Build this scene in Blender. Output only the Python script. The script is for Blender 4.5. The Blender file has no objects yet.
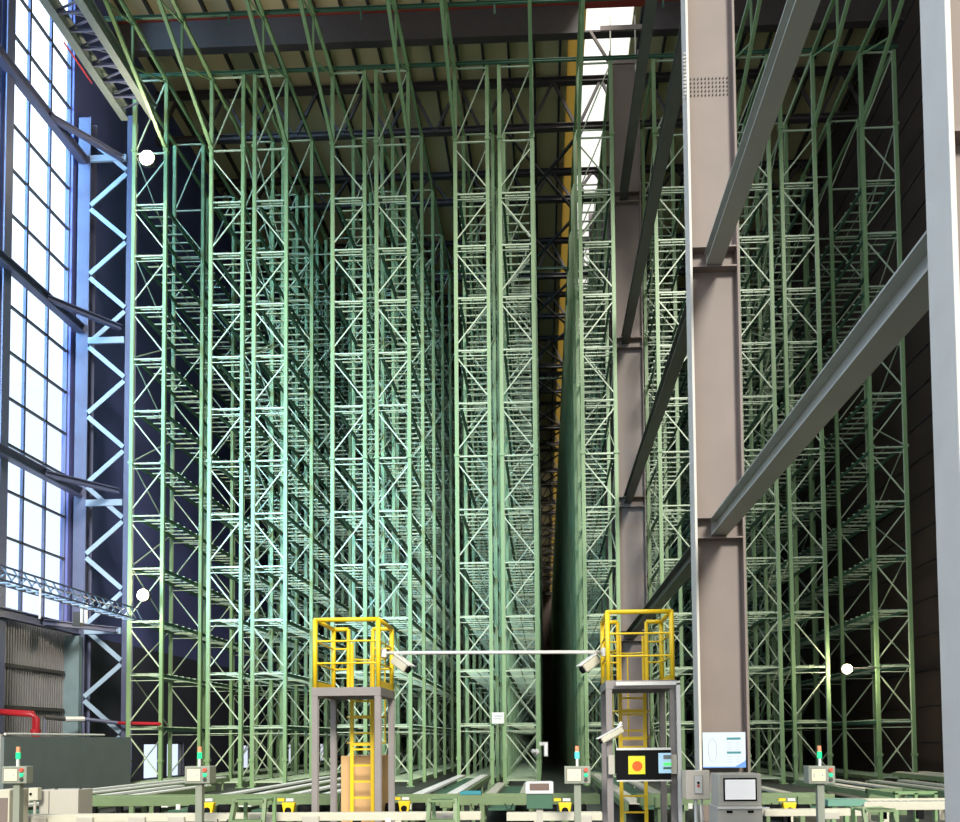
import bpy, math, random
from math import sin, cos, pi, radians
from mathutils import Vector, Matrix
random.seed(4)
scene = bpy.context.scene
COL = scene.collection

# ------------------------------------------------------------ camera geometry
YAW, PIT, ROL, CX, CY, FPX, EYE = -.037, .0435, .0092, 513.67, 703.3, 836.0, 1.65
s_, c_ = sin(YAW), cos(YAW); sp, cp = sin(PIT), cos(PIT); sr, cr = sin(ROL), cos(ROL)
FW = Vector((s_*cp, c_*cp, sp)); R0 = Vector((c_, -s_, 0)); U0 = Vector((-s_*sp, -c_*sp, cp))
RT = R0*cr - U0*sr; UP = R0*sr + U0*cr
def at(px, py, D):
    """world point seen at a pixel, at depth D into the hall"""
    d = FW + RT*((px-CX)/FPX) + UP*((CY-py)/FPX)
    return Vector((0, 0, EYE)) + d*(D/d.y)
cam = bpy.data.objects.new('camera', bpy.data.cameras.new('camera')); COL.objects.link(cam)
cam.matrix_world = Matrix((( RT.x, UP.x, -FW.x, 0), (RT.y, UP.y, -FW.y, 0), (RT.z, UP.z, -FW.z, EYE), (0, 0, 0, 1)))
cam.data.sensor_width = 36; cam.data.lens = FPX/960*36
cam.data.shift_x = (480-CX)/960; cam.data.shift_y = (CY-411)/960
cam.data.clip_end = 600; cam.data.clip_start = .05
scene.camera = cam

# ------------------------------------------------------------ materials
def mat(name, col, rough=.6, metal=0., noise=0., scale=3., emit=None, estr=1., bump=0.):
    m = bpy.data.materials.new(name); m.use_nodes = True
    nt = m.node_tree; b = nt.nodes['Principled BSDF']
    b.inputs['Roughness'].default_value = rough; b.inputs['Metallic'].default_value = metal
    b.inputs['Base Color'].default_value = (*col, 1)
    if noise or bump:
        tc = nt.nodes.new('ShaderNodeTexCoord'); n = nt.nodes.new('ShaderNodeTexNoise')
        n.inputs['Scale'].default_value = scale; n.inputs['Detail'].default_value = 5
        nt.links.new(tc.outputs['Object'], n.inputs['Vector'])
        if noise:
            r = nt.nodes.new('ShaderNodeMix'); r.data_type = 'RGBA'
            r.inputs[6].default_value = (*[c*(1-noise) for c in col], 1)
            r.inputs[7].default_value = (*[min(1, c*(1+noise)) for c in col], 1)
            nt.links.new(n.outputs['Fac'], r.inputs[0]); nt.links.new(r.outputs[2], b.inputs['Base Color'])
        if bump:
            bp = nt.nodes.new('ShaderNodeBump'); bp.inputs['Strength'].default_value = bump
            nt.links.new(n.outputs['Fac'], bp.inputs['Height']); nt.links.new(bp.outputs[0], b.inputs['Normal'])
    if emit:
        b.inputs['Emission Color'].default_value = (*emit, 1); b.inputs['Emission Strength'].default_value = estr
    return m
M = dict(
    green=mat('rack_green_paint', (.20, .325, .145), .45, noise=.12, scale=1.2),
    dgreen=mat('dark_green_paint', (.045, .12, .07), .5, noise=.2, scale=1),
    arm=mat('galvanised_arm', (.33, .43, .28), .4, noise=.15, scale=2),
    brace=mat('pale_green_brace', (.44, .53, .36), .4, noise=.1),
    conv=mat('conveyor_green', (.155, .22, .105), .5, noise=.25, scale=4),
    runway=mat('runway_grey_paint', (.17, .20, .18), .5, noise=.15),
    belt=mat('pale_roller_bed', (.80, .79, .74), .5, noise=.08, scale=5),
    cream=mat('cream_rail', (.56, .53, .42), .5, noise=.12, scale=6),
    brown=mat('brown_primer_steel', (.20, .157, .136), .6, noise=.2, scale=1.1, bump=.05),
    white_flange=mat('pale_steel', (.60, .56, .49), .6, noise=.1, scale=3, bump=.1),  # pale tone paints in the light caught by the columns' left flanges
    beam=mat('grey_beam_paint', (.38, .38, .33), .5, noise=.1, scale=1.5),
    dark=mat('dark_steel', (.05, .048, .045), .6, noise=.2),
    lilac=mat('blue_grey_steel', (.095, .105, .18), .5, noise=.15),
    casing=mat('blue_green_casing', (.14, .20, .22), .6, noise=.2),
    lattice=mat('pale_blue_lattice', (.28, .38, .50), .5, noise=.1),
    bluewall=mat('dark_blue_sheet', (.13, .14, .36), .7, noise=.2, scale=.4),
    lowwall=mat('dark_violet_sheet', (.06, .058, .085), .7, noise=.2, scale=.4),
    corr=mat('grey_beige_corrugated', (.28, .27, .28), .6, noise=.1),
    brownwall=mat('dark_brown_wall', (.075, .05, .035), .8, noise=.25, scale=.3),
    roof=mat('yellowed_roof_panel', (.80, .68, .38), .7, noise=.25, scale=.25),
    roofgirder=mat('roof_girder_steel', (.075, .06, .055), .6, noise=.2),
    redpaint=mat('red_primer', (.35, .05, .03), .6),
    floor=mat('sealed_concrete', (.05, .055, .048), .55, noise=.3, scale=.7),
    yellow=mat('safety_yellow', (.86, .58, .015), .4, noise=.06),
    grey=mat('tower_grey_paint', (.25, .222, .212), .5, noise=.15, scale=4),
    panel=mat('panel_grey_green', (.26, .28, .22), .5, noise=.08),
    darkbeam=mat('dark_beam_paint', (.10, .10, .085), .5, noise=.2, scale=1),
    lgrey=mat('cabinet_grey', (.47, .44, .375), .5, noise=.08),
    boxcream=mat('box_cream', (.72, .64, .53), .5, noise=.05),
    mgrey=mat('enclosure_grey', (.16, .19, .19), .6, noise=.15, scale=1.5),
    white=mat('white_paint', (.72, .71, .67), .4),
    black=mat('black_plastic', (.008, .008, .009), .7),
    card=mat('cardboard', (.66, .40, .18), .8, noise=.08, scale=3),
    red=mat('red_pipe_paint', (.45, .02, .03), .35),
    tealgreen=mat('teal_green_paint', (.13, .30, .22), .5, noise=.2),
    teal=mat('teal_plastic', (.04, .25, .30), .4),
    screen=mat('cream_screen', (.6, .58, .38), .4, emit=(1, .97, .7), estr=.22),
    wscreen=mat('white_screen', (.8, .78, .76), .3, emit=(1, .98, .96), estr=.35),
    brownscreen=mat('brown_display', (.16, .11, .09), .3),
    greenlens=mat('green_lens', (.02, .6, .22), .2, emit=(.02, .9, .35), estr=.55),
    cyanlens=mat('cyan_lens', (.1, .75, .75), .2, emit=(.1, .9, .85), estr=.7),
    orangelens=mat('orange_lens', (.75, .32, .16), .3),
    redlens=mat('red_button', (.7, .1, .06), .3),
    dispy=mat('display_yellow', (.6, .56, .02), .4, emit=(.85, .8, .02), estr=.3),
    disp_o=mat('display_orange', (.9, .1, .01), .4, emit=(1, .07, .0), estr=.5),
    dispb=mat('display_blue', (.35, .55, .7), .4, emit=(.45, .75, .95), estr=.3),
    dispg=mat('display_green', (.1, .6, .15), .4, emit=(.1, .9, .2), estr=.5),
    paper=mat('white_paper', (.55, .62, .72), .7),
    ink=mat('grey_ink', (.45, .47, .50), .8),
    tealink=mat('teal_ink', (.05, .22, .25), .8),
    blueink=mat('blue_ink', (.12, .28, .65), .7),
    lamp=mat('lamp_glow', (1, .9, .7), .3, emit=(1, .84, .6), estr=12),
    slamp=mat('small_lamp_glow', (1, .9, .7), .3, emit=(1, .9, .75), estr=10),
)
M['black'].node_tree.nodes['Principled BSDF'].inputs['Specular IOR Level'].default_value = .08
# glass that lets the daylight through
g = bpy.data.materials.new('window_glass'); g.use_nodes = True; nt = g.node_tree
nt.nodes.remove(nt.nodes['Principled BSDF']); o_ = nt.nodes['Material Output']
t_ = nt.nodes.new('ShaderNodeBsdfTransparent'); t_.inputs[0].default_value = (.97, .98, 1, 1)
gl = nt.nodes.new('ShaderNodeBsdfGlossy'); gl.inputs['Roughness'].default_value = .1
mx = nt.nodes.new('ShaderNodeMixShader'); mx.inputs[0].default_value = .06
nt.links.new(t_.outputs[0], mx.inputs[1]); nt.links.new(gl.outputs[0], mx.inputs[2]); nt.links.new(mx.outputs[0], o_.inputs[0])
M['glass'] = g
a_ = bpy.data.materials.new('amber_roof_panel'); a_.use_nodes = True; nt = a_.node_tree
nt.nodes.remove(nt.nodes['Principled BSDF'])
t_ = nt.nodes.new('ShaderNodeBsdfTranslucent'); t_.inputs[0].default_value = (.30, .235, .10, 1)
nt.links.new(t_.outputs[0], nt.nodes['Material Output'].inputs[0]); M['amber'] = a_

# ------------------------------------------------------------ mesh builder
class MB:
    def __init__(self): self.v = []; self.f = []
    def hexa(self, p):
        n = len(self.v); self.v += [tuple(q) for q in p]
        for a in ((0,3,2,1), (4,5,6,7), (0,1,5,4), (1,2,6,5), (2,3,7,6), (3,0,4,7)):
            self.f.append(tuple(n+i for i in a))
        return self
    def box(self, x0, x1, y0, y1, z0, z1):
        x0, x1 = sorted((x0, x1)); y0, y1 = sorted((y0, y1)); z0, z1 = sorted((z0, z1))
        return self.hexa([(x0,y0,z0),(x1,y0,z0),(x1,y1,z0),(x0,y1,z0),(x0,y0,z1),(x1,y0,z1),(x1,y1,z1),(x0,y1,z1)])
    def bar(self, a, b, w=.05, h=None, up=(0,0,1)):
        a, b = Vector(a), Vector(b); h = h or w
        d = (b-a).normalized(); u = Vector(up)
        if abs(d.dot(u)) > .97: u = Vector((0,1,0))
        s = d.cross(u).normalized(); t = s.cross(d).normalized()
        s *= w/2; t *= h/2
        return self.hexa([a-s-t, a+s-t, b+s-t, b-s-t, a-s+t, a+s+t, b+s+t, b-s+t])
    def tube(self, pts, r=.02, n=8):
        pts = [Vector(p) for p in pts]; rings = []
        for i, p in enumerate(pts):
            d = (pts[min(i+1, len(pts)-1)] - pts[max(i-1, 0)]).normalized()
            u = Vector((0,0,1)) if abs(d.z) < .9 else Vector((0,1,0))
            s = d.cross(u).normalized(); t = s.cross(d).normalized()
            k = len(self.v)
            for j in range(n):
                an = 2*pi*j/n; self.v.append(tuple(p + s*cos(an)*r + t*sin(an)*r))
            rings.append(k)
        for a, b in zip(rings, rings[1:]):
            for j in range(n): self.f.append((a+j, a+(j+1)%n, b+(j+1)%n, b+j))
        self.f.append(tuple(rings[0]+j for j in reversed(range(n)))); self.f.append(tuple(rings[-1]+j for j in range(n)))
        return self
    def cone(self, c, r0, r1, z0, z1, n=14):
        k = len(self.v)
        for r, z in ((r0, z0), (r1, z1)):
            for j in range(n): self.v.append((c[0]+r*cos(2*pi*j/n), c[1]+r*sin(2*pi*j/n), z))
        for j in range(n): self.f.append((k+j, k+(j+1)%n, k+n+(j+1)%n, k+n+j))
        self.f.append(tuple(k+j for j in reversed(range(n)))); self.f.append(tuple(k+n+j for j in range(n)))
        return self
    def ibeam(self, a, b, w, h, tf=.03, tw=.02):
        """I section, flanges top and bottom; a, b on the centre line"""
        a, b = Vector(a), Vector(b); z = Vector((0,0,1))
        d = (b-a).normalized(); zz = d.cross(z).normalized().cross(d).normalized()
        self.bar(a+zz*(h/2-tf/2), b+zz*(h/2-tf/2), w, tf); self.bar(a-zz*(h/2-tf/2), b-zz*(h/2-tf/2), w, tf)
        return self.bar(a, b, tw, h-2*tf)
    def mesh(self, name):
        me = bpy.data.meshes.new(name); me.from_pydata(self.v, [], self.f); me.update(); return me
    def build(self, name, m, parent=None, bevel=0., smooth=False, loc=None):
        me = self.mesh(name); me.materials.append(M[m])
        if smooth:
            for p in me.polygons: p.use_smooth = len(p.vertices) == 4
        o = bpy.data.objects.new(name, me); COL.objects.link(o)
        if parent: o.parent = parent
        if loc: o.location = loc
        if bevel:
            b = o.modifiers.new('bevel', 'BEVEL'); b.width = bevel; b.segments = 2; b.limit_method = 'ANGLE'
        return o
def tag(o, label=None, cat=None, group=None, kind=None):
    if label: o['label'] = label
    if cat: o['category'] = cat
    if group: o['group'] = group
    if kind: o['kind'] = kind
    return o
def thing(name, label, cat, loc=(0,0,0), group=None):
    o = bpy.data.objects.new(name, None); COL.objects.link(o); o.location = loc; o.empty_display_size = .2
    return tag(o, label, cat, group)
def link_mesh(name, me, parent, loc=(0,0,0)):
    o = bpy.data.objects.new(name, me); COL.objects.link(o); o.parent = parent; o.location = loc; return o
def me_of(mb, name, m):
    me = mb.mesh(name); me.materials.append(M[m]); return me

# ------------------------------------------------------------ the hall
XL, XR, YB, YF, ZR = -18.0, 15.0, 175., -6., 32.5
def struct(o): return tag(o, kind='structure')
struct(MB().box(XL-.5, XR+.5, YF, YB, -.3, 0).build('floor', 'floor'))
def wall_cells(x0, x1, y0, y1, z0, z1, holes):
    mb = MB(); ys = sorted({y0, y1, *[h[0] for h in holes], *[h[1] for h in holes]}); zs = sorted({z0, z1, *[h[2] for h in holes], *[h[3] for h in holes]})
    for ya, yb in zip(ys, ys[1:]):
        for za, zb in zip(zs, zs[1:]):
            yc, zc = (ya+yb)/2, (za+zb)/2
            if not any(h[0] < yc < h[1] and h[2] < zc < h[3] for h in holes): mb.box(x0, x1, ya, yb, za, zb)
    return mb
WINS = [(26.9, 30.75, 5.95, 32.0), (22.0, 26.3, 5.95, 32.0), (16.6, 20.9, 5.95, 32.0), (11.2, 15.5, 5.95, 32.0), (5.8, 10.1, 5.95, 32.0), (0.4, 4.7, 5.95, 32.0)]  # bays after the first are out of view, added to let light in
DOORS = [(36.95, 38.85, .05, 1.65), (39.25, 41.1, .05, 1.65), (49.4, 50.9, .1, 1.5), (58.2, 60.2, .1, 1.5), (66.5, 69, .1, 1.5)]
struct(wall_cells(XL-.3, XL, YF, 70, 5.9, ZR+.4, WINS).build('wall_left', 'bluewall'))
lw = struct(wall_cells(XL-.3, XL, 31.4, 70, 0, 5.9, DOORS).build('wall_left_lower', 'lowwall'))
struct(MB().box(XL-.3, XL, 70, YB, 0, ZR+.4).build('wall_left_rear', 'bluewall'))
# corrugated dado under the windows
mb = MB(); y = YF
while y < 31.4:
    mb.box(XL-.3, XL, y, y+.07, 0, 5.9); mb.box(XL-.3, XL-.035, y+.07, y+.14, 0, 5.9); y += .14
struct(mb.build('wall_left_corrugated', 'corr'))
struct(MB().box(XR, XR+.3, YF, YB, 0, ZR+.4).build('wall_right', 'brownwall'))
mb = MB()
for k in range(22): mb.box(XR-.05, XR, 8, 150, 1.4+k*1.4, 1.45+k*1.4)
struct(mb.build('trim_1', 'dark'))
struct(MB().box(XL-.3, XR+.3, YB, YB+.3, 0, ZR+.4).build('wall_back', 'brownwall'))
for i, (y0, y1, z0, z1) in enumerate(DOORS):
    d = struct(MB().box(XL-.2, XL-.18, y0, y1, z0, z1).build('door_%d' % (i+1), 'glass'))
    fr = MB()
    for yy in (y0+.03, y1-.03): fr.box(XL-.25, XL-.1, yy-.03, yy+.03, z0, z1)
    fr.box(XL-.25, XL-.1, y0, y1, z1-.06, z1); fr.build('door_frame', 'dark', d)
for i, (y0, y1, z0, z1) in enumerate(WINS):
    w = struct(MB().box(XL-.16, XL-.14, y0, y1, z0, z1).build('window_%d' % (i+1), 'glass'))
    fr = MB(); n = 3
    for k in range(n+1):
        yy = y0+(y1-y0)*k/n; fr.box(XL-.2, XL-.1, yy-.05, yy+.05, z0, z1)
    fr.build('window_mullion', 'lilac', w)
    br = MB(); zz = z0+1.1
    while zz < z1: br.box(XL-.2, XL-.1, y0, y1, zz-.035, zz+.035); zz += 1.6
    br.build('glazing_bar', 'dark', w)
# roof with a skylight strip
SK0, SK1 = 2.1, 3.25
SK2 = 4.1
ceil = struct(MB().box(XL-.3, 1.35, 8, YB, ZR, ZR+.25).box(SK1, SK2, 37, YB, ZR, ZR+.25).box(SK2, XR+.3, 8, YB, ZR, ZR+.25).build('ceiling', 'roof'))
struct(MB().box(1.35, SK0, 8, YB, ZR+.1, ZR+.12).build('window_8', 'amber'))
struct(MB().box(SK1, SK2, 8, 37, ZR+.1, ZR+.13).build('window_9', 'glass'))
struct(MB().box(SK0, SK1, 8, YB, ZR+.1, ZR+.13).build('window_7', 'glass'))
x = XL+.6
while x < XR:
    if not (SK0-.1 < x < SK2+.1): MB().box(x-.05, x+.05, 8, YB, ZR-.24, ZR).build('purlin', 'dark', ceil)
    x += 1.15

def pratt(y, z0, z1, x0, x1, step, w, name, m='roofgirder'):
    mb = MB(); mb.ibeam((x0, y, z0), (x1, y, z0), .3, .25); mb.ibeam((x0, y, z1), (x1, y, z1), .3, .25)
    n = int((x1-x0)/step)
    for k in range(n):
        a = x0+(x1-x0)*k/n; b = x0+(x1-x0)*(k+1)/n; c = (a+b)/2
        mb.bar((a, y, z0), (c, y, z1), w); mb.bar((c, y, z1), (b, y, z0), w); mb.bar((a, y, z0), (a, y, z1), w)
    return mb
# the first, solid girder and the trusses down the hall
gd = thing('roof_girder', 'deep solid steel roof girder crossing above the front of the racks', 'girder')
MB().box(XL+.05, SK0-.2, 33.6, 33.66, 30.95, 32.2).box(SK1+1.4, XR-.05, 33.6, 33.66, 30.95, 32.2).build('web', 'roofgirder', gd)
MB().box(XL+.05, XR-.05, 33.45, 33.81, 30.87, 30.95).build('bottom_flange', 'roofgirder', gd)
MB().box(XL+.05, XR-.05, 33.45, 33.81, 32.2, 32.26).build('top_flange', 'redpaint', gd)
ordn = ['second','third','fourth','fifth','sixth','seventh','eighth','ninth','tenth','eleventh','twelfth','thirteenth','fourteenth','fifteenth','sixteenth','seventeenth','eighteenth','nineteenth','twentieth','twenty-first','twenty-second','twenty-third']
for k in range(21):
    y = 37.5+k*6.2
    o = thing('roof_truss', 'dark lattice roof truss over the racks, %s roof member counted back from the front girder' % ordn[k], 'truss', (0, 0, 0), 'roof trusses above the racks')
    z0 = 29.9 if k % 2 == 0 else 30.6
    b = MB().ibeam((XL+.05, y, z0), (XR-.05, y, z0), .3, .25).build('bottom_chord', 'roofgirder', o)
    MB().ibeam((XL+.05, y, 32.1), (XR-.05, y, 32.1), .3, .25).build('top_chord', 'roofgirder', o)
    mb = MB(); n = 15
    for q in range(n):
        a = XL+(XR-XL)*q/n+.05; e = XL+(XR-XL)*(q+1)/n-.05; c = (a+e)/2
        mb.bar((a, y, z0), (c, y, 32.1), .12); mb.bar((c, y, 32.1), (e, y, z0), .12)
    mb.build('web_bracing', 'roofgirder', o)
# diagonal plan bracing under the roof, as knee pieces of the trusses' aisle bays
o = thing('wind_bracing', 'dark crossed wind bracing under the roof along the centre aisle', 'bracing')
for k in range(20):
    y0, y1 = 37.5+k*6.2, 43.7+k*6.2
    MB().bar((-1.5, y0, 29.75), (2.0, y1, 29.79), .12).bar((2.0, y0, 29.7), (-1.5, y1, 29.7), .12).build('cross_brace', 'dark', o)

# ------------------------------------------------------------ the racks
W, BAY, Y0, NF, NDET = 1.207, 3.4, 30.0, 38, 14
XS = [-15.2, -12.26, -10.62, -7.68, -6.04, -3.10, -1.45, 1.49, 4.26, 7.20, 8.85, 11.79]
LV = [.2+1.965*k for k in range(12)]; TOP = 26.7
LEN = BAY*(NF-1)
P = .125
post_me = me_of(MB().box(-P/2, P/2, -P/2, P/2, 0, TOP), 'post', 'green')
# splice collars are part of each front post
fp = MB().box(-P/2, P/2, -P/2, P/2, 0, TOP)
for z in (12.02, 23.9, 1.0): fp.box(-P/2-.03, P/2+.03, -P/2-.03, P/2+.03, z-.05, z+.05)
fp.box(-.14, .14, -.14, .14, 0, .03)
fpost_me = me_of(fp, 'post', 'green')
def frame_mb(flip):
    """lacing of one upright frame: struts and diagonals held by two slim strips on the posts"""
    mb = MB()
    for x in (P/2+.006, W-P/2-.006): mb.box(x-.006, x+.006, -.03, .03, .05, TOP-.02)
    for z in LV+[23.8, TOP-.06]:
        mb.box(P/2, W-P/2, -.025, .025, z-.024, z+.024)
        if 1 < z < 22: mb.box(P/2, W-P/2, -.02, .02, z-.21, z-.185)
    for k, z in enumerate(LV):
        a, b = (P/2, W-P/2) if (k+flip) % 2 else (W-P/2, P/2)
        mb.bar((a, 0, z+.28), (b, 0, z+1.66), .042)
    mb.bar((P/2, 0, 23.9), (W-P/2, 0, TOP-.2), .042)
    return mb
frame_me = [me_of(frame_mb(0), 'upright_frame', 'brace'), me_of(frame_mb(1), 'upright_frame', 'brace')]
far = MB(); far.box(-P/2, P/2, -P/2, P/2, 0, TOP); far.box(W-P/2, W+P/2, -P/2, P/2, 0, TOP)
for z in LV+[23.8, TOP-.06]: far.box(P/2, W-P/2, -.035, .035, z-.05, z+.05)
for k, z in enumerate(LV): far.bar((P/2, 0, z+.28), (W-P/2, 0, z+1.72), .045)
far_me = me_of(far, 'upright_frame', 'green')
# a level: slatted arms + two side rails
arms = MB(); y = .28
while y < LEN:
    arms.box(.02, W-.02, y-.025, y+.025, .0, .045); y += .56
arms.box(W/2-.012, W/2+.012, 0, LEN, .0, .02)
deck_me = me_of(arms, 'storage_level', 'arm')
rail_me = me_of(MB().box(-.035, .035, -.02, LEN, -.1, 0).box(-.02, .06, -.02, LEN, .0, .012), 'side_rail', 'dgreen')
rail_lo = me_of(MB().box(-.03, .03, -.02, LEN, -.12, 0), 'side_rail', 'conv')
sb = MB()
for q, z in enumerate(LV):
    ya, yb = P/2, BAY-P/2
    if q % 2 == 0: sb.bar((0, ya, z+.1), (0, yb, z+2.065), .035)
    else: sb.bar((0, yb, z+.1), (0, ya, z+2.065), .035)
sb_me = me_of(sb, 'side_bracing', 'brace')
toprail = me_of(MB().box(-.05, .05, 0, LEN, TOP-.12, TOP), 'top_rail', 'green')
br = MB()
br.bar((0, -.06, 23.95), (0, -6.4, TOP-.1), .12); br.bar((0, -.06, TOP-.06), (0, -6.6, TOP-.06), .12)
br.bar((0, -2.6, 24.95), (0, -2.6, TOP-.1), .07); br.bar((0, -.1, TOP-.2), (0, -2.6, 25.0), .05); br.bar((0, -4.4, 25.7), (0, -4.4, TOP-.1), .06)
br.bar((0, -2.6, TOP-.2), (0, -4.4, 25.75), .05)
brk_me = me_of(br, 'cantilever_bracket', 'green')
place = ['green pallet rack row nearest the windowed left wall, first of the twelve from the left',
 'second green pallet rack row from the left wall, right of the first aisle',
 'third green pallet rack row from the left wall, backing onto the second row',
 'fourth green pallet rack row from the left wall, behind the left ladder tower',
 'fifth green pallet rack row from the left, behind the right half of left ladder tower',
 'sixth green pallet rack row from the left, just left of the wide dark aisle centre-left',
 'seventh green pallet rack row from the left, carrying the small white sign on its post',
 'eighth green pallet rack row from the left, standing just left of the far brown column',
 'ninth green pallet rack row from the left, between the far and the middle brown columns',
 'tenth green pallet rack row from the left, right beside the big middle brown column',
 'eleventh green pallet rack row from the left, second from the dark right wall',
 'rightmost green pallet rack row, alone beside the dark right wall']
# row 5 carries index 6 etc.; labels run left to right
for i, x0 in enumerate(XS):
    r = thing('pallet_rack', place[i], 'rack', (x0, Y0, 0), 'green high-bay rack rows')
    for j in range(NF):
        if j < NDET:
            fr = link_mesh('upright_frame', frame_me[(i+j) % 2], r, (0, j*BAY, 0))
            link_mesh('post', fpost_me if j == 0 else post_me, fr); link_mesh('post', fpost_me if j == 0 else post_me, fr, (W, 0, 0))
        else:
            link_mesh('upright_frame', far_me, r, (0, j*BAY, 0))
    for k, z in enumerate(LV):
        if k == 0:
            dk = link_mesh('base_level', deck_me, r, (0, 0, z)); 
        else:
            dk = link_mesh('storage_level', deck_me, r, (0, 0, z+.05))
        for xx in (.11, W-.11): link_mesh('side_rail', rail_me if k else rail_lo, dk, (xx, 0, 0))
    back = W if i % 2 == 1 else 0   # the side away from the aisle
    if i in (7,): back = W
    for k in (0, 3, 6, 9): link_mesh('side_bracing', sb_me, r, (back, k*BAY, 0))
    link_mesh('top_rail', toprail, r, (0, 0, 0)); link_mesh('top_rail', toprail, r, (W, 0, 0))
    aisle = W if i % 2 == 0 else 0
    link_mesh('cantilever_bracket', brk_me, r, (aisle, 0, 0))
for y, lab in ((27.4, 'green tie beam across the cantilever brackets in front of the racks'), (29.9, 'green tie beam across the tops of the front rack posts'), (43.6, 'green tie beam across the rack tops deeper in the hall, first behind the front'), (57.2, 'green tie beam across the rack tops deeper in the hall, second behind the front')):
    t = thing('tie_beam', lab, 'beam')
    z = TOP+.051
    MB().ibeam((-15.2, y, z), (13.1, y, z), .1, .1, .02, .02).build('rail', 'dgreen', t)
    mb = MB()
    if y == 27.4:
        for x in XS: mb.box(x-.03, x+.03, y-.03, y+.03, z-.4, z-.05)
        mb.build('hanger', 'dgreen', t)

# small white sign on the seventh row's post
p = at(498, 718, 29.8)
s = thing('post_sign', 'small white notice fixed between two green rack posts above the printer stand', 'sign', p)
MB().box(-.22, .22, -.012, .012, -.2, .2).build('panel', 'white', s)
MB().box(-.16, .16, -.02, -.012, .05, .09).box(-.16, .12, -.02, -.012, -.04, -.01).build('print', 'ink', s)
s = thing('light_curtain', 'white bent sensor housing in the dark aisle beside the right post of the centre rack', 'sensor', at(545, 742, 29.4))
MB().box(-.04, .1, -.04, .04, -.5, .0).box(-.2, -.04, -.04, .04, -.12, .0).build('housing', 'white', s)
MB().box(.0, .07, -.05, -.04, -.45, -.05).build('lens', 'wscreen', s)
s = thing('horn_speaker', 'white horn fixed on the right post of the centre rack beside the dark aisle', 'horn', at(537, 752, 29.7))
MB().tube([(0,.05,0),(0,-.05,0)], .05).build('bracket', 'white', s)
MB().tube([(.05,-.06,0),(-.05,-.1,0)], .12).tube([(-.05,-.1,0),(-.16,-.16,.05)], .07).build('bell', 'white', s, smooth=True)

# ------------------------------------------------------------ building columns and beams
def hcol(label, y, ztop, depth=.5, xl=2.8, xr=4.02, levels=(5.7, 11.05, 17.5, 23.5), tf=.05, lf='brown', bolts=()):
    o = thing('steel_column', label, 'column', ((xl+xr)/2, y, 0), 'brown steel columns of the hall')
    a, b = (xl-xr)/2, (xr-xl)/2
    f = MB().box(a, a+tf, -depth/2, depth/2, 0, ztop).build('flange', lf, o, bevel=.008)
    MB().box(b-tf, b, -depth/2, depth/2, 0, ztop).build('flange', 'brown', o, bevel=.008)
    MB().box(a+tf, b-tf, -.02, .02, 0, ztop).build('web', 'brown', o)
    for z in levels:
        if z < ztop:
            MB().box(a+tf, b-tf, -depth/2+.01, -.02, z+.18, z+.21).box(a+tf, b-tf, -depth/2+.01, -.02, z-.21, z-.18).build('stiffener', 'brown', o)
    MB().box(a-.1, b+.1, -depth/2-.1, depth/2+.1, 0, .04).build('base_plate', 'dark', o)
    for (px, py, n, m_, dx, dz) in bolts:
        mb = MB()
        for i in range(n):
            for j in range(m_): mb.tube([(px+i*dx, -.02, py+j*dz), (px+i*dx, -.05, py+j*dz)], .014, 6)
        mb.build('splice_bolt', 'dark', o)
    return o
zb = at(712, 96, 16.3).z
big = hcol('big brown steel column in the middle right carrying the white posters', 16.3, ZR, .5, 2.93, 3.89,
     lf='white_flange', bolts=[(-.36, zb, 11, 5, .072, .085)])  # left flange coloured pale as its highlight
mb = MB()
for j in range(12): mb.tube([(-.48, -.1, zb-.1+j*.075), (-.52, -.1, zb-.1+j*.075)], .02, 6); mb.tube([(-.48, -.2, zb-.1+j*.075), (-.52, -.2, zb-.1+j*.075)], .02, 6)
mb.build('flange_bolt', 'white_flange', big)
hcol('far brown steel column between two rack rows, behind the right ladder tower', 33.2, 29.6, .55, 2.9, 4.1)
for y, w_ in ((48, 'first'), (62, 'second')):
    hcol('brown column deep inside the gap between racks, %s one behind the far column' % w_, y, ZR, .5, 2.9, 4.1)
near = thing('steel_column', 'nearest steel column at the right edge with pale grey painted side', 'column', (3.35, 5.70, 0), 'brown steel columns of the hall')
MB().box(-.61, -.57, -.18, .18, 0, 12).build('flange', 'white_flange', near, bevel=.006)  # light on the left side put into its colour
MB().box(.57, .61, -.18, .18, 0, 12).build('flange', 'brown', near, bevel=.006)
MB().box(-.57, .57, -.02, .02, 0, 12).build('web', 'brown', near)
mb = MB()
for z in (3.05, 3.7, 4.6, 5.7): mb.box(-.57, .57, -.16, -.02, z, z+.03)
mb.build('stiffener', 'brown', near)
def fbeam(label, y0, y1, z, m='beam', x=3.40, w=.31, h=.34):
    o = thing('floor_beam', label, 'beam', (x, y0, z), 'steel beams running between the hall columns')
    L = y1-y0
    MB().box(-w/2, w/2, 0, L, h/2-.025, h/2).build('top_flange', m, o); MB().box(-w/2, w/2, 0, L, -h/2, -h/2+.025).build('bottom_flange', m, o)
    MB().box(-.012, .012, 0, L, -h/2+.025, h/2-.025).build('web', m, o)
    MB().box(-.12, .12, L-.02, L, -h/2+.03, h/2-.03).build('end_plate', m, o)
    return o
fbeam('wide pale steel beam running from the nearest column down to the big middle column', 5.90, 16.27, 5.72)
fbeam('steel beam leaving the top of the frame toward the upper part of the big column', 5.90, 16.27, 11.05)
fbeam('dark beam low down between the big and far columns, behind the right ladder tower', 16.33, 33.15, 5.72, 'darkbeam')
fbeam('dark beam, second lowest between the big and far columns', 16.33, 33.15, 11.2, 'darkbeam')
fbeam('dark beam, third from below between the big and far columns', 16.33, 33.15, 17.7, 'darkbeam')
fbeam('dark beam, highest of those reaching the far column', 16.33, 33.15, 23.6, 'darkbeam')
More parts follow.
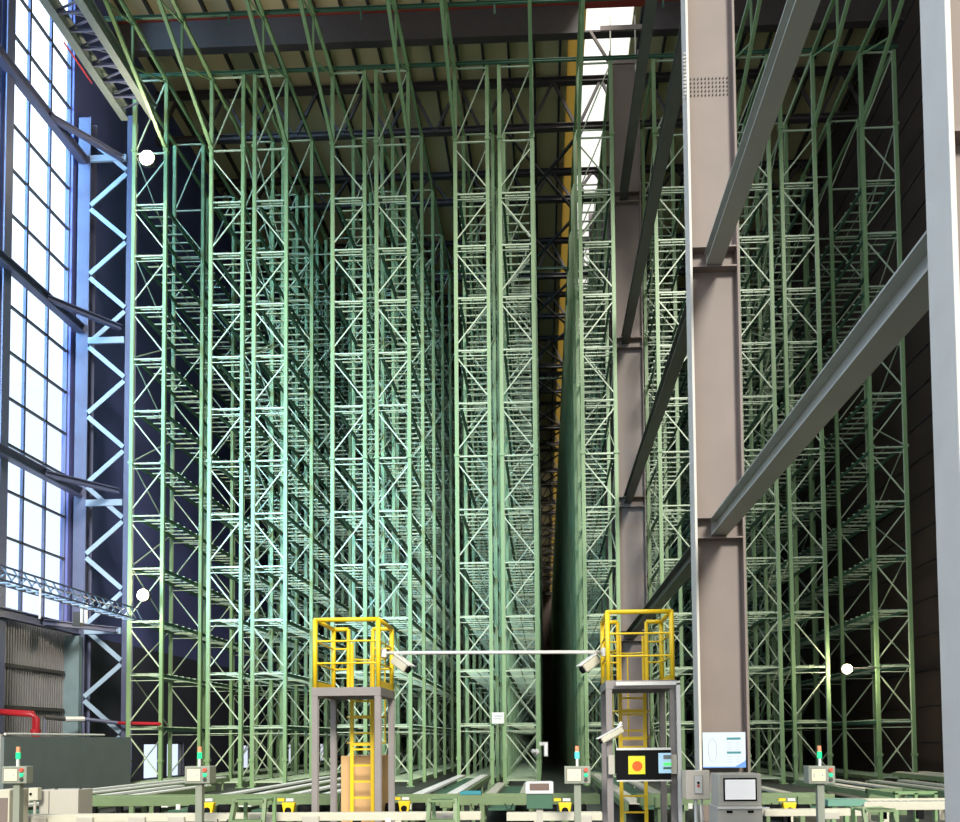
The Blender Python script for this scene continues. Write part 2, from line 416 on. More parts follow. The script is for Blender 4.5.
# cage at the head of the far column
o = thing('access_cage', 'small pale bracket frame at the head of the far brown column', 'bracket', (3.45, 32.8, 0))
z0, z1 = at(625, 62, 32.8).z, at(625, 28, 32.8).z
mb = MB()
for x in (-.5, .5): mb.bar((x, 0, z0-.4), (x, 0, z1+.5), .05)
mb.build('side_rail', 'cream', o)
MB().bar((-.55, 0, z0), (.55, 0, z0), .09, .16).build('cross_rail', 'brown', o); MB().bar((-.9, 0, z1), (.9, 0, z1), .09, .2).build('cross_rail', 'brown', o)
MB().bar((-1.3, 0, z1-.1), (-.5, 0, z0-.1), .1).build('knee_brace', 'brown', o)

# ------------------------------------------------------------ left wall steel
o = thing('lattice_column', 'tall laced steel column with pale zigzag bars beside the window wall', 'column', (0, 31.1, 0))
for x, w in ((-17.62, .5), (-15.83, .22)):
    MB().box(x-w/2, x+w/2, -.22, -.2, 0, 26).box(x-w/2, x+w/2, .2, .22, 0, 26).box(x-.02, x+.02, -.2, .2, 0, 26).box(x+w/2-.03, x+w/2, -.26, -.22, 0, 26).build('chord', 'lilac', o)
z = .7; side = 0
while z < 24.6:
    a, b = (-17.34, -15.95) if side == 0 else (-15.95, -17.34)
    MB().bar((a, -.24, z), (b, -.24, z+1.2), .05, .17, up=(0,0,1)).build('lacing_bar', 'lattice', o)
    z += 1.36; side ^= 1
for z in (17.2, 10.9, 24.4, 6.0):
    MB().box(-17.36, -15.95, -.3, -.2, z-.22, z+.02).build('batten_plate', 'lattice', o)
MB().box(-18.0, -17.42, -.5, -.27, 0, 5.7).build('foot_casing', 'casing', o)  # pilaster of the wall, parented to the lattice column
for i, (y, lab) in enumerate(((26.6, 'dark blue wall column at the left picture edge between two tall windows'), (21.4, 'blue wall column between windows, just outside the left picture edge'))):
    o = thing('wall_column', lab, 'column', (XL+.25, y, 0))
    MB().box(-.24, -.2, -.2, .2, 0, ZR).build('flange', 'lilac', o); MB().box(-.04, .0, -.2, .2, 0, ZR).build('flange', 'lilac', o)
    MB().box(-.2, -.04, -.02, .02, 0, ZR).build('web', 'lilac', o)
names = ['topmost', 'second highest', 'third highest', 'lowest']
for k, z in enumerate((24.3, 17.6, 11.25, 5.95)):
    o = thing('wall_girt', 'blue-grey steel girt running along the tall window, %s of four' % names[k], 'beam', (0, 0, z), 'girts across the left window')
    MB().ibeam((XL+.33, 8, 0), (XL+.33, 30.9, 0), .3, .34, .04, .03).build('rail', 'lilac', o)
    MB().ibeam((XL+.4, 28.6, -.02), (-16.1, 30.85, -.02), .2, .2, .03, .03).build('knee_brace', 'lilac', o)
# dark girts and pilaster of the corrugated dado
for k, z in enumerate((4.3, 2.9)):
    o = tag(MB().box(XL, XL+.1, 27.0, 30.5, z-.06, z+.06).build('sheeting_rail', 'dark'), 'thin dark rail across the corrugated wall panel, %s of two' % ('upper', 'lower')[k], 'rail', 'rails on the corrugated wall')
# lower big diagonals beside the lattice column
# overhead crane runway on the left
o = thing('crane_runway', 'overhead crane runway with two girders and a catwalk running down the left side', 'crane runway', (0, 0, 25.2))
for x in (-15.45, -14.36):
    MB().ibeam((x, 8, 0), (x, 29.75, 0), .28, .55, .05, .05).build('girder', 'runway', o)
mb = MB(); y = 8.5
while y < 29: mb.bar((-15.4, y, 0), (-14.4, y+.35, 0), .05).bar((-15.4, y+.7, 0), (-14.4, y+.35, 0), .05).bar((-15.4, y, -.1), (-14.4, y, -.1), .07); y += .7
mb.build('catwalk_lattice', 'lilac', o)
MB().tube([(-15.7, 26.2, -.3), (-15.7, 27.9, -.3)], .03).build('fire_pipe', 'red', o)
# cable tray in front of the windows
o = thing('cable_tray', 'horizontal lattice cable tray crossing low in front of the tall window', 'cable tray', (0, 0, 0))
za = at(0, 575, 21.5).z; xa = at(0, 575, 21.5).x
for dx in (-.25, .25):
    for dz in (-.18, .18): MB().bar((xa+dx, 14, za+dz), (xa+dx, 28.5, za+dz), .045).build('chord', 'lilac', o)
mb = MB(); y = 14
while y < 28.4:
    mb.bar((xa-.25, y, za-.18), (xa-.25, y+.45, za+.18), .03).bar((xa+.25, y, za+.18), (xa+.25, y+.45, za-.18), .03).bar((xa-.25, y, za-.18), (xa+.25, y, za-.18), .04); y += .45
mb.build('lacing', 'lattice', o)
o = thing('wall_pipe', 'thin pale pipe standing upright before the window under the cable tray', 'pipe', (0,0,0))
p = at(40, 606, 22.4)
MB().tube([(p.x, 22.4, p.z-.35), (p.x, 22.4, za-.2)], .03).build('riser', 'white', o)
# wall lamp cluster under the tray
o = thing('junction_cabinet', 'pale bundle of valves hanging beside the pilaster under the cable tray', 'valve', at(82, 612, 28.9))
MB().box(-.28, .0, -.1, .1, -.5, .0).build('housing', 'dark', o); MB().tube([(.05,-.1,-.4),(.05,-.1,.3)], .05).tube([(.2,-.1,-.4),(.2,-.1,.3)], .05).build('valve_body', 'white', o)

# ------------------------------------------------------------ lamps
def flood(label, p, m='lamp', r=.22, tilt=.6, power=0):
    o = thing('floodlight', label, 'floodlight', p)
    MB().tube([(0, .14, 0), (0, .0, 0)], r+.03, 18).build('housing', 'dark', o)
    MB().tube([(0, 0, 0), (0, -.03, 0)], r, 18).build('lens', m, o)
    MB().bar((0, .1, 0), (0, .62, .1), .05).build('bracket', 'dark', o)
    if power:
        l = bpy.data.lights.new('flood', 'POINT'); l.energy = power; l.color = (1, .86, .65); l.shadow_soft_size = .15
        lo = bpy.data.objects.new('flood_light', l); COL.objects.link(lo); lo.parent = o; lo.location = (0, -.25, 0)
    return o
flood('lit floodlight high on the left, just under the crane runway end', at(147, 158, 28.9), r=.26, power=500)
flood('lit floodlight low on the left before the first rack row', at(143, 595, 29.25), r=.2, power=350)
flood('lit floodlight shining inside the rightmost rack aisle', at(847, 669, 29.6), r=.16, power=250)
flo = bpy.data.objects['floodlight.002']; MB().bar((0, .3, .05), (11.7-flo.location.x, .3, .05), .05).build('mount_arm', 'dark', flo)
for k in range(10):
    y = 98+k*6
    o = tag(MB().tube([(-.42, y+1.5, 29.5), (-.42, y+1.5, 29.2)], .16, 8).tube([(-.42, y+1.5, ZR-.02), (-.42, y+1.5, 29.5)], .02, 5).build('aisle_lamp', 'slamp'), 'tiny lit lamp hanging high over the centre aisle, in the row of small lights', 'lamp', 'tiny lamps above the centre aisle')

# ------------------------------------------------------------ ladder towers
def tower(label, xa, xb, ya, yb, zd, side, lx0, lx1):
    o = thing('ladder_tower', label, 'tower', ((xa+xb)/2, (ya+yb)/2, 0), 'ladder towers with yellow rails')
    cx, cy = (xa+xb)/2, (ya+yb)/2
    w, d = (xb-xa)/2, (yb-ya)/2
    for sx in (-1, 1):
        for sy in (-1, 1):
            mb = MB(); x, y = sx*(w-.045), sy*(d-.045)
            mb.box(x-.042, x+.042, y-.042, y-.032, 0, zd-.12).box(x-.042, x+.042, y+.032, y+.042, 0, zd-.12).box(x-.008, x+.008, y-.032, y+.032, 0, zd-.12)
            mb.box(x-.09, x+.09, y-.09, y+.09, 0, .015); mb.build('leg', 'grey', o)
    MB().box(-w, w, -d, -d+.06, zd-.12, zd).box(-w, w, d-.06, d, zd-.12, zd).box(-w, -w+.06, -d+.06, d-.06, zd-.12, zd).box(w-.06, w, -d+.06, d-.06, zd-.12, zd).build('deck_frame', 'grey', o, bevel=.005)
    MB().box(-w+.06, w-.06, -d+.06, d-.06, zd-.05, zd-.02).build('deck_plate', 'dark', o)
    H = .95
    for sx in (-1, 1):
        for sy in (-1, 1):
            MB().tube([(sx*(w-.04), sy*(d-.04), zd), (sx*(w-.04), sy*(d-.04), zd+H)], .034).build('rail_post', 'yellow', o, smooth=True)
    def loop(z, rr):
        mb = MB(); a, b = w-.04, d-.04
        mb.tube([(-a, b, z), (-a, -b, z), (-a+.001, -b, z)], rr); mb.tube([(-a, -b, z), (a, -b, z)], rr); mb.tube([(a, -b, z), (a, b, z)], rr)
        # rear side stops short of the ladder opening
        mb.tube([(-a, b, z), (lx0-cx-.03, b, z)], rr); mb.tube([(lx1-cx+.03, b, z), (a, b, z)], rr)
        return mb
    loop(zd+H, .032).build('top_rail', 'yellow', o, smooth=True)
    loop(zd+.65, .014).build('mid_rail', 'yellow', o); loop(zd+.34, .014).build('mid_rail', 'yellow', o)
    for x in (lx0-cx-.03, lx1-cx+.03):
        MB().tube([(x, d-.04, zd), (x, d-.04, zd+H)], .028).build('gate_post', 'yellow', o)
    MB().box(-w+.02, -w+.03, -d+.02, d-.02, zd, zd+.1).build('toe_board', 'yellow', o); MB().box(w-.03, w-.02, -d+.02, d-.02, zd, zd+.1).build('toe_board', 'yellow', o)
    # ladder on the rear side
    lad = MB(); yl = d+.06
    for x in (lx0-cx, lx1-cx): lad.bar((x, yl, .02), (x, yl, zd+.75), .055, .03)
    lo = lad.build('ladder', 'yellow', o)
    z = .3
    while z < zd+.1:
        MB().bar((lx0-cx, yl, z), (lx1-cx, yl, z), .028).build('rung', 'yellow', lo); z += .245
    cage = MB(); xc = (lx0+lx1)/2-cx; rad = .3
    for z in (zd-.78, zd-.38, zd+.55):
        cage.tube([(xc-rad*.55+0, yl, z)]+[(xc+rad*cos(t), yl+.33+rad*sin(t), z) for t in [radians(q) for q in range(200, -21, -20)]]+[(xc+rad*.55, yl, z)], .014, 6)
    for t in (radians(150), radians(90), radians(30)):
        x, y = xc+rad*cos(t), yl+.33+rad*sin(t); cage.tube([(x, y, zd-.78), (x, y, zd+.55)], .012, 6)
    cage.build('safety_cage', 'yellow', o)
    MB().bar((lx0-cx-.02, yl, zd-.38), (lx1-cx+.02, yl, zd-.38), .045).build('cage_mount', 'yellow', o); MB().bar((lx0-cx-.02, yl, zd-.8), (lx1-cx+.02, yl, zd-.8), .045).build('cage_mount', 'yellow', o)
    return o
YA, YC = 11.5, 12.6
l0, l1 = at(352, 750, 12.66).x, at(372.5, 750, 12.66).x
tower('left ladder tower with yellow guard rails, beside the tall cardboard box', -3.24, -2.27, YA, YC, 2.40, 1, l0, l1)
r0, r1 = at(621, 760, 12.66).x, at(645.5, 760, 12.66).x
tower('right ladder tower with yellow guard rails and the black display below', .84, 1.80, YA, YC, 2.45, -1, r0, r1)
# extra white conduit on the right tower
o = thing('conduit_post', 'white upright conduit standing against the right edge of the right ladder tower', 'conduit', (0, 0, 0))
p0 = at(678, 683, 11.4); MB().bar((p0.x, 11.4, 0), (p0.x, 11.4, p0.z), .05).build('upright', 'white', o); MB().bar((at(616,683,11.4).x, 11.4, p0.z), (p0.x+.025, 11.4, p0.z), .05).build('arm', 'white', o)
# white rod between the towers
pa, pb = at(384, 653, 12.0), at(604, 652, 12.0)
o = thing('cross_rod', 'long thin white rod spanning between the two ladder towers', 'rod', (0,0,0))
MB().tube([pa, pb], .026).build('tube', 'white', o, smooth=True); MB().tube([(pa.x, 12, pa.z-.06), (pa.x, 12, pa.z+.06)], .04).tube([(pb.x, 12, pb.z-.06), (pb.x, 12, pb.z+.06)], .04).build('clamp', 'white', o)
def bullet(label, p, dirv, L=.28, r=.082):
    o = thing('security_camera', label, 'camera', p)
    d = Vector(dirv).normalized(); u = Vector((0, 0, 1)); s = d.cross(u).normalized(); t = s.cross(d)
    a, b = -d*L*.5, d*L*.5
    MB().bar(a, b, r*1.7, r*1.6, up=t).build('housing', 'cream', o, bevel=.02)
    MB().bar(a*1.05+t*r*.95, b*1.25+t*r*.95, r*2, .012, up=t).build('sun_shield', 'white', o)
    MB().tube([b, b+d*.03], r*.66, 12).build('lens', 'black', o)
    MB().tube([a*.3+Vector((0,.02,0)), Vector((a.x*.9, .02, .175))], .022).build('bracket', 'white', o)
    return o
bullet('white security camera under the rod at the left ladder tower, tilted down to the right', at(401, 664, 12.0), (.8, -.35, -.62))
bullet('white security camera under the rod at the right ladder tower, tilted down to the left', at(590, 664, 12.0), (-.8, -.35, -.62))
bullet('long white security camera on the right ladder tower above the black display', at(612, 735, 11.35), (-.85, -.15, -.45), .34, .055)

# ------------------------------------------------------------ display on the right tower
D = 11.38
a, b = at(616, 748, D), at(671, 781, D)
o = thing('display_panel', 'wide black display with a yellow square and orange disc on the right ladder tower', 'display', ((a.x+b.x)/2, D, (a.z+b.z)/2))
w, h = (b.x-a.x)/2, (a.z-b.z)/2
MB().box(-w, w, -.03, .03, -h, h).build('bezel', 'black', o)
MB().box(-w, w, -.04, .0, h-.03, h).box(-w, w, -.04, 0, -h, -h+.018).build('trim_strip', 'white', o)
def rect(px0, px1, py0, py1, m, name, dy=.034):
    q, s = at(px0, py0, D), at(px1, py1, D)
    MB().box(q.x-o.location.x, s.x-o.location.x, -dy, -dy+.006, s.z-o.location.z, q.z-o.location.z).build(name, m, o)
rect(628, 645, 756, 774, 'dispy', 'yellow_field'); rect(658, 671, 753, 773, 'dispb', 'blue_field')
rect(663, 671, 755, 759, 'mgrey', 'dark_field', .038); rect(663, 671, 762.5, 765.5, 'dispg', 'green_field', .038); rect(663, 671, 767, 769, 'dgreen', 'status_bar', .038)
q = at(637, 766, D); MB().tube([(q.x-o.location.x, -.034, q.z-o.location.z), (q.x-o.location.x, -.042, q.z-o.location.z)], .068, 20).build('orange_disc', 'disp_o', o)
for px in (611.5, 674):
    q = at(px, 762, D); MB().box(q.x-o.location.x-.04, q.x-o.location.x+.04, 0, .08, -.13, .13).build('clamp_plate', 'lgrey', o)

# ------------------------------------------------------------ operator panels
def hmi(label, px, py, lens='greenlens', deep=.2, sidebox=0, pole=True):
    p = at(px, py, 10.0)
    o = thing('operator_panel', label, 'control panel', (p.x, 10.0, 0), 'operator panels on posts')
    z = p.z; w, h = .155, .105
    MB().box(-w, w, 0, deep, z-h, z+h).build('enclosure', 'panel', o, bevel=.008)
    MB().box(-w+.025, .05, -.004, 0, z-h+.025, z+h-.025).build('bezel', 'grey', o)
    MB().box(-w+.035, .04, -.008, -.004, z-h+.035, z+h-.035).build('screen', 'screen', o)
    MB().box(-.10, -.09, -.012, -.008, z-.03, z+.02).box(-.005, .012, -.012, -.008, z-.012, z+.012).build('screen_mark', 'ink', o)
    MB().tube([(.1, 0, z+.06), (.1, -.025, z+.06)], .024, 12).build('stop_button', 'redlens', o)
    MB().tube([(.1, 0, z), (.1, -.02, z)], .022, 12).build('push_button', 'greenlens', o)
    MB().tube([(.1, 0, z-.055), (.1, -.02, z-.055)], .022, 12).build('push_button', 'dark', o)
    MB().box(-.04, .04, .05, .13, .02, z-h).build('stand', 'panel', o); MB().box(-.12, .12, -.02, .2, 0, .02).build('foot', 'panel', o)
    MB().box(-.014, .014, .06, .09, z+h, z+h+.09).build('stem', 'white', o)
    MB().cone((0, .075), .028, .028, z+h+.09, z+h+.17).build('green_light', lens, o)
    MB().cone((0, .075), .025, .023, z+h+.17, z+h+.24).build('orange_light', 'orangelens', o)
    return o
hmi('operator panel on a post at the far left edge, before the dark grey enclosure', 14, 775, deep=.14)
hmi('operator panel on a post left of the left ladder tower, before the second rack row', 197, 775)
hmi('operator panel on a post in the centre, just left of the right ladder tower', 577.5, 775, 'cyanlens', .1)
hmi('operator panel on a post at the right, between the big column and the right wall', 822, 775)
# printer stand
p = at(539.5, 795, 9.0)
o = thing('printer_stand', 'white framed printer on a dark green box stand in the centre foreground', 'printer', (p.x, 9.0, 0))
z = p.z
MB().box(-.15, .15, 0, .2, z+.01, z+.14).build('printer_body', 'white', o, bevel=.012); MB().box(-.105, .105, -.006, 0, z+.05, z+.125).build('display', 'brownscreen', o)
MB().box(-.14, .14, .02, .2, z-.15, z+.01).build('lower_box', 'mgrey' if 0 else 'dgreen', o, bevel=.006); MB().box(-.035, .035, .06, .13, .02, z-.15).build('post', 'lgrey', o); MB().box(-.14, .14, 0, .2, 0, .02).build('foot', 'lgrey', o)
# junction box
p = at(698, 785, 11.0)
o = thing('junction_box', 'cream switch box on white pipes, right of the right ladder tower', 'switch box', (p.x, 11.0, 0))
z = p.z
MB().box(-.155, .155, 0, .14, z-.19, z+.19).build('enclosure', 'boxcream', o, bevel=.01); MB().box(-.2, -.155, .02, .12, z-.17, z+.19).build('hinge_cover', 'lgrey', o)
MB().box(-.055, .065, -.012, 0, z-.12, z+.13).build('switch_plate', 'lgrey', o, bevel=.02); MB().box(-.04, .05, -.02, -.012, z-.105, z+.115).build('switch_face', 'white', o)
MB().tube([(0, -.02, z+.03), (0, -.03, z+.03)], .018).build('button', 'black', o); MB().tube([(0, -.02, z-.01), (0, -.03, z-.01)], .018).build('button', 'redlens', o)
MB().tube([(-.02, .07, 0), (-.02, .07, z-.19)], .024).build('pipe', 'white', o); MB().tube([(.06, .07, 0), (.06, .07, z-.19)], .014).build('pipe', 'white', o)
# control cabinet
D = 10.2; a, b = at(718, 774, D), at(762, 806, D)
o = thing('control_cabinet', 'grey control cabinet with a white screen in front of the big column', 'cabinet', ((a.x+b.x)/2, D, 0))
w = (b.x-a.x)/2
MB().box(-w, w, 0, .45, b.z, a.z).build('head', 'lgrey', o, bevel=.01); MB().box(-w-.02, w, -.03, .5, 0, b.z).build('body', 'lgrey', o, bevel=.01)
q, s = at(723, 778, D), at(757, 801, D)
MB().box(q.x-o.location.x, s.x-o.location.x, -.012, 0, s.z, q.z).build('screen_frame', 'black', o, bevel=.01); MB().box(q.x-o.location.x+.02, s.x-o.location.x-.02, -.018, -.012, s.z+.02, q.z-.02).build('screen', 'wscreen', o)
MB().box(-.17, -.1, -.036, -.03, b.z-.08, b.z-.05).box(.08, .15, -.036, -.03, b.z-.08, b.z-.05).build('handle_slot', 'black', o); MB().box(-w-.02, w+.08, -.05, -.03, b.z-.03, b.z-.01).build('keyboard_shelf', 'white', o)
# posters on the big column web
D = 16.02
a, b = at(702.5, 732.5, D), at(746, 767.5, D)
o = thing('poster', 'pale blue white poster with drawing and text on the big brown column', 'poster', ((a.x+b.x)/2, D, (a.z+b.z)/2)); w, h = (b.x-a.x)/2, (a.z-b.z)/2
MB().box(-w, w, 0, .012, -h, h).build('sheet', 'paper', o); MB().box(-w+.05, w-.05, .012, .235, -.02, .02).build('backing', 'lgrey', o)
MB().box(.05, w-.09, -.004, 0, h-.14, h-.10).build('heading', 'tealink', o); MB().box(.05, w-.09, -.004, 0, -.07, -.03).build('heading', 'tealink', o)
for x0, x1 in ((.05, .16), (.21, w-.1)):
    for k in range(5):
        MB().box(x0, x1-.02*(k % 2), -.003, 0, h-.2-k*.045, h-.19-k*.045).build('text_line', 'ink', o)
    for k in range(3): MB().box(x0, x1-.02*(k % 2), -.003, 0, -.13-k*.05, -.12-k*.05).build('text_line', 'ink', o)
MB().hexa([(w-.24, -.004, -h), (w, -.004, -h), (w, 0, -h), (w-.24, 0, -h), (w-.02, -.004, -h+.12), (w, -.004, -h+.16), (w, 0, -h+.16), (w-.02, 0, -h+.12)]).build('blue_wave', 'blueink', o)
MB().box(-w, w, -.003, 0, -h, -h+.02).build('blue_edge', 'blueink', o)
MB().tube([(-w*.55+.08*cos(radians(t)), -.004, .22*sin(radians(t))) for t in range(0, 361, 20)], .004, 4).build('outline_drawing', 'ink', o)
# tall cardboard box
p, q = at(341, 755, 12.95), at(377, 755, 12.95)
p = at(341, 756, 13.05); q = at(377, 756, 13.05)
o = thing('cardboard_box', 'tall plain cardboard carton standing behind the left ladder tower', 'box', ((p.x+q.x)/2, 13.05, 0))
w = (q.x-p.x)/2
MB().box(-w, w, 0, .95, 0, p.z).build('carton', 'card', o, bevel=.006); MB().box(-.03, .03, -.003, .95, p.z, p.z+.003).build('tape', 'cream', o)

# ------------------------------------------------------------ conveyors
def cross_conv(label, x0, x1, y0, y1, z, m_side, m_bed, side_h, legs_every=1.2, group='conveyors across the front of the racks'):
    o = thing('conveyor', label, 'conveyor', (x0, y0, 0), group); L, d = x1-x0, y1-y0
    MB().box(0, L, 0, .06, z-side_h, z).build('front_rail', m_side, o, bevel=.006); MB().box(0, L, d-.06, d, z-side_h, z).build('rear_rail', m_side, o)
    rr = random.Random(int(L*100)); x = .25
    while x < L-.3:
        k = rr.choice(['sensor_box', 'cable_box', 'drive_cover', 'cable_loop'])
        if k == 'cable_loop': MB().tube([(x, -.02, z-side_h+.03), (x+.03, -.04, z-side_h-.06), (x+.09, -.03, z-side_h-.08), (x+.14, -.02, z-side_h+.03)], .009, 5).build(k, 'black', o)
        elif k == 'drive_cover': MB().box(x, x+.22, -.05, 0, z-side_h-.04, z-.03).build(k, 'conv' if m_side != 'cream' else 'lgrey', o, bevel=.01)
        elif k == 'sensor_box': MB().box(x, x+.07, -.04, 0, z-side_h-.06, z-side_h+.03).build(k, 'white', o)
        else: MB().box(x, x+.1, .0, .07, z-side_h-.14, z-side_h).build(k, 'black', o)
        x += rr.uniform(.35, .8)
    mb = MB(); x = .08
    while x < L-.06: mb.tube([(x, .06, z-.06), (x, d-.06, z-.06)], .035, 6); x += .12
    mb.build('roller_bed', m_bed, o)
    x = .3
    while x < L:
        MB().box(x, x+.08, .0, .06, 0, z-side_h).box(x, x+.08, d-.06, d, 0, z-side_h).box(x, x+.08, .06, d-.06, .2, .26).build('leg', m_side, o); x += legs_every
    return o
a = at(18, 817, 11); b = at(481, 817, 11)
cross_conv('long cream edged roller conveyor along the lower left foreground', a.x, b.x, 10.9, 11.1, .71, 'cream', 'mgrey', .10)
a = at(506, 817, 10.6); b = at(600, 817, 10.6)
cross_conv('short cream edged roller conveyor in the centre before the right ladder tower', a.x, .72, 10.75, 10.95, .71, 'cream', 'mgrey', .10)
cross_conv('cream edged roller conveyor at lower right behind the grey control cabinet', at(765,815,11.6).x, at(868,815,11.6).x, 11.6, 11.8, .66, 'cream', 'mgrey', .09)
cross_conv('long green chain conveyor on the left, between cardboard carton and grey enclosure', at(45,800,14.4).x, at(334,800,14.4).x, 14.4, 14.9, .72, 'conv', 'dgreen', .17)
cross_conv('green chain conveyor in the centre, between the two ladder towers', at(393,800,14.4).x, at(600,800,14.4).x, 14.4, 14.9, .70, 'conv', 'cream', .17)
cross_conv('green chain conveyor on the right, before the rightmost racks', at(640,800,14.4).x, at(835,800,14.4).x, 14.4, 14.9, .68, 'conv', 'dgreen', .17)
cross_conv('cream topped conveyor at far right leading to the nearest column', at(850,795,14).x, at(960,795,14).x, 13.4, 14.2, .62, 'cream', 'cream', .13)
side = ['far left', 'left', 'left', 'left', 'left', 'centre', 'centre', 'centre', 'right', 'right', 'right', 'far right']
for i, x0 in enumerate(XS):
    m = 'belt' if i < 6 else 'cream'
    lab = 'infeed conveyor leading to ' + place[i].replace('green pallet ', '').split(',')[0]
    o = thing('infeed_conveyor', lab, 'conveyor', (x0, 18.5 if i == 9 else 16, 0), 'infeed conveyors before the racks')
    L = {0: 5.8, 2: 7.6, 4: 7.6, 6: 7.6, 8: 7.6, 10: 7.6, 9: 6.}.get(i, 13.0)
    for xx in (0, W-.08): MB().box(xx, xx+.08, 0, L, .28, .42).build('side_rail', 'conv', o)
    for xx in (.1, W-.34):
        MB().box(xx, xx+.24, .05, L-.05, .40, .45).build('chain_track', m, o)
    MB().box(.35, W-.35, .05, L-.05, .30, .34).build('pan', 'dgreen', o)
    mb = MB(); y = .4
    while y < L:
        MB().box(0, .07, y, y+.07, 0, .28).build('leg', 'conv', o); MB().box(W-.07, W, y, y+.07, 0, .28).build('leg', 'conv', o); y += 3
# motors
def motor(label, px, py, D=12.4):
    p = at(px, py, D); o = thing('gear_motor', label, 'motor', (p.x, D, 0), 'yellow drive motors under the conveyors'); z = p.z
    MB().hexa([(-.07, 0, z-.09), (.07, 0, z-.09), (.07, .1, z-.09), (-.07, .1, z-.09), (-.1, 0, z+.08), (.1, 0, z+.08), (.1, .1, z+.08), (-.1, .1, z+.08)]).build('bracket', 'yellow', o, bevel=.01)
    MB().tube([(0, -.01, z-.04), (0, .02, z-.04)], .05, 14).build('shaft_hole', 'black', o)
    MB().tube([(-.12, .14, z-.04), (-.32, .14, z-.04)], .085, 10).build('motor_barrel', 'black', o, smooth=True); MB().tube([(.12, .14, z-.04), (.32, .14, z-.04)], .085, 10).build('motor_barrel', 'black', o, smooth=True)
    MB().box(-.16, -.06, 0, .05, z+.10, z+.14).build('yellow_tag', 'yellow', o); MB().box(-.03, .08, 0, .05, z+.10, z+.14).build('white_tag', 'white', o)
    MB().box(-.05, .05, .06, .12, 0, z-.09).build('post', 'conv', o)
motor('yellow drive motor bracket beside the post of the second operator panel', 207, 808)
motor('yellow drive motor bracket just left of the left ladder tower', 288, 808)
motor('yellow drive motor bracket just right of the left ladder tower', 404, 806, 13.5)
motor('yellow drive motor bracket left of the central operator panel post', 565, 808)
motor('yellow drive motor bracket right of the grey control cabinet', 790, 808)
# crossover steps
def steps(label, px0, px1, ytop, D, tilt=.35):
    a, b = at(px0, ytop, D), at(px1, ytop, D); w = (b.x-a.x)/2
    o = thing('crossover_steps', label, 'steps', ((a.x+b.x)/2, D, 0), 'green crossover steps over the conveyors'); z = a.z
    for sx in (-1, 1):
        MB().bar((sx*w, -.12, .0), (sx*w*.8, .25, z), .045, .07).build('stringer', 'conv', o)
    for k in range(4):
        t = (k+1)/4.; MB().box(-w*(1-.2*t), w*(1-.2*t), -.12+.37*t-.08, -.12+.37*t+.08, z*t-.03, z*t).build('tread', 'conv', o)
    MB().box(-w*.8, w*.8, .25, .6, z-.03, z).build('landing', 'green', o)
    MB().bar((-w*.8, .6, 0), (-w*.8, .6, z), .04).bar((w*.8, .6, 0), (w*.8, .6, z), .04).build('rear_post', 'green', o)
steps('green crossover steps left of the left ladder tower', 224, 262, 801, 9.9)
steps('green crossover steps right of the left ladder tower', 424, 456, 801, 9.9)
steps('green crossover steps at the far lower right beside the nearest column', 868, 905, 811, 9.9)
# right-hand green machine frame
o = thing('transfer_machine', 'green lift table frame at far right before the rightmost rack', 'machine', (0, 0, 0), None)
a, b = at(895, 793, 16.5), at(938, 806, 16.5)
MB().box(a.x, b.x, 16.5, 16.6, a.z-.03, a.z+.03).box(a.x, b.x, 16.5, 16.6, b.z-.03, b.z+.03).box(a.x, a.x+.06, 16.5, 16.6, 0, a.z).box(b.x-.06, b.x, 16.5, 16.6, 0, a.z).box((a.x+b.x)/2-.03, (a.x+b.x)/2+.03, 16.5, 16.6, 0, a.z).build('front_frame', 'green', o)
MB().box(a.x, a.x+.06, 16.6, 18, a.z-.1, a.z).box(b.x-.06, b.x, 16.6, 18, a.z-.1, a.z).build('side_arm', 'green', o)
MB().box(a.x, b.x, 17.9, 18, 0, a.z).build('rear_plate', 'conv', o)
o = thing('chain_transfer', 'teal green tapered support frame at lower right behind the operator panel', 'machine', (0,0,0))
a, b = at(828, 800, 12.8), at(868, 806, 12.8)
MB().hexa([(a.x,12.8,b.z),(b.x-.1,12.8,b.z),(b.x-.1,13.2,b.z),(a.x,13.2,b.z),(a.x,12.8,a.z),(b.x,12.8,a.z),(b.x,13.2,a.z),(a.x,13.2,a.z)]).build('beam', 'tealgreen', o)
for x in (a.x+.1, (a.x+b.x)/2, b.x-.18): MB().box(x-.03, x+.03, 12.85, 12.95, 0, b.z).build('leg', 'green', o)
# teal tray
p = at(471, 793, 14.6)
o = thing('tray', 'teal plastic tray lying on the green conveyor at the dark aisle mouth', 'tray', (p.x, 14.5, .705))
MB().box(-.18, .18, 0, .3, 0, .015).build('base', 'teal', o); MB().box(-.18, .18, 0, .02, .015, .05).box(-.18, .18, .28, .3, .015, .05).box(-.18, -.16, .02, .28, .015, .05).box(.16, .18, .02, .28, .015, .05).build('rim', 'teal', o)

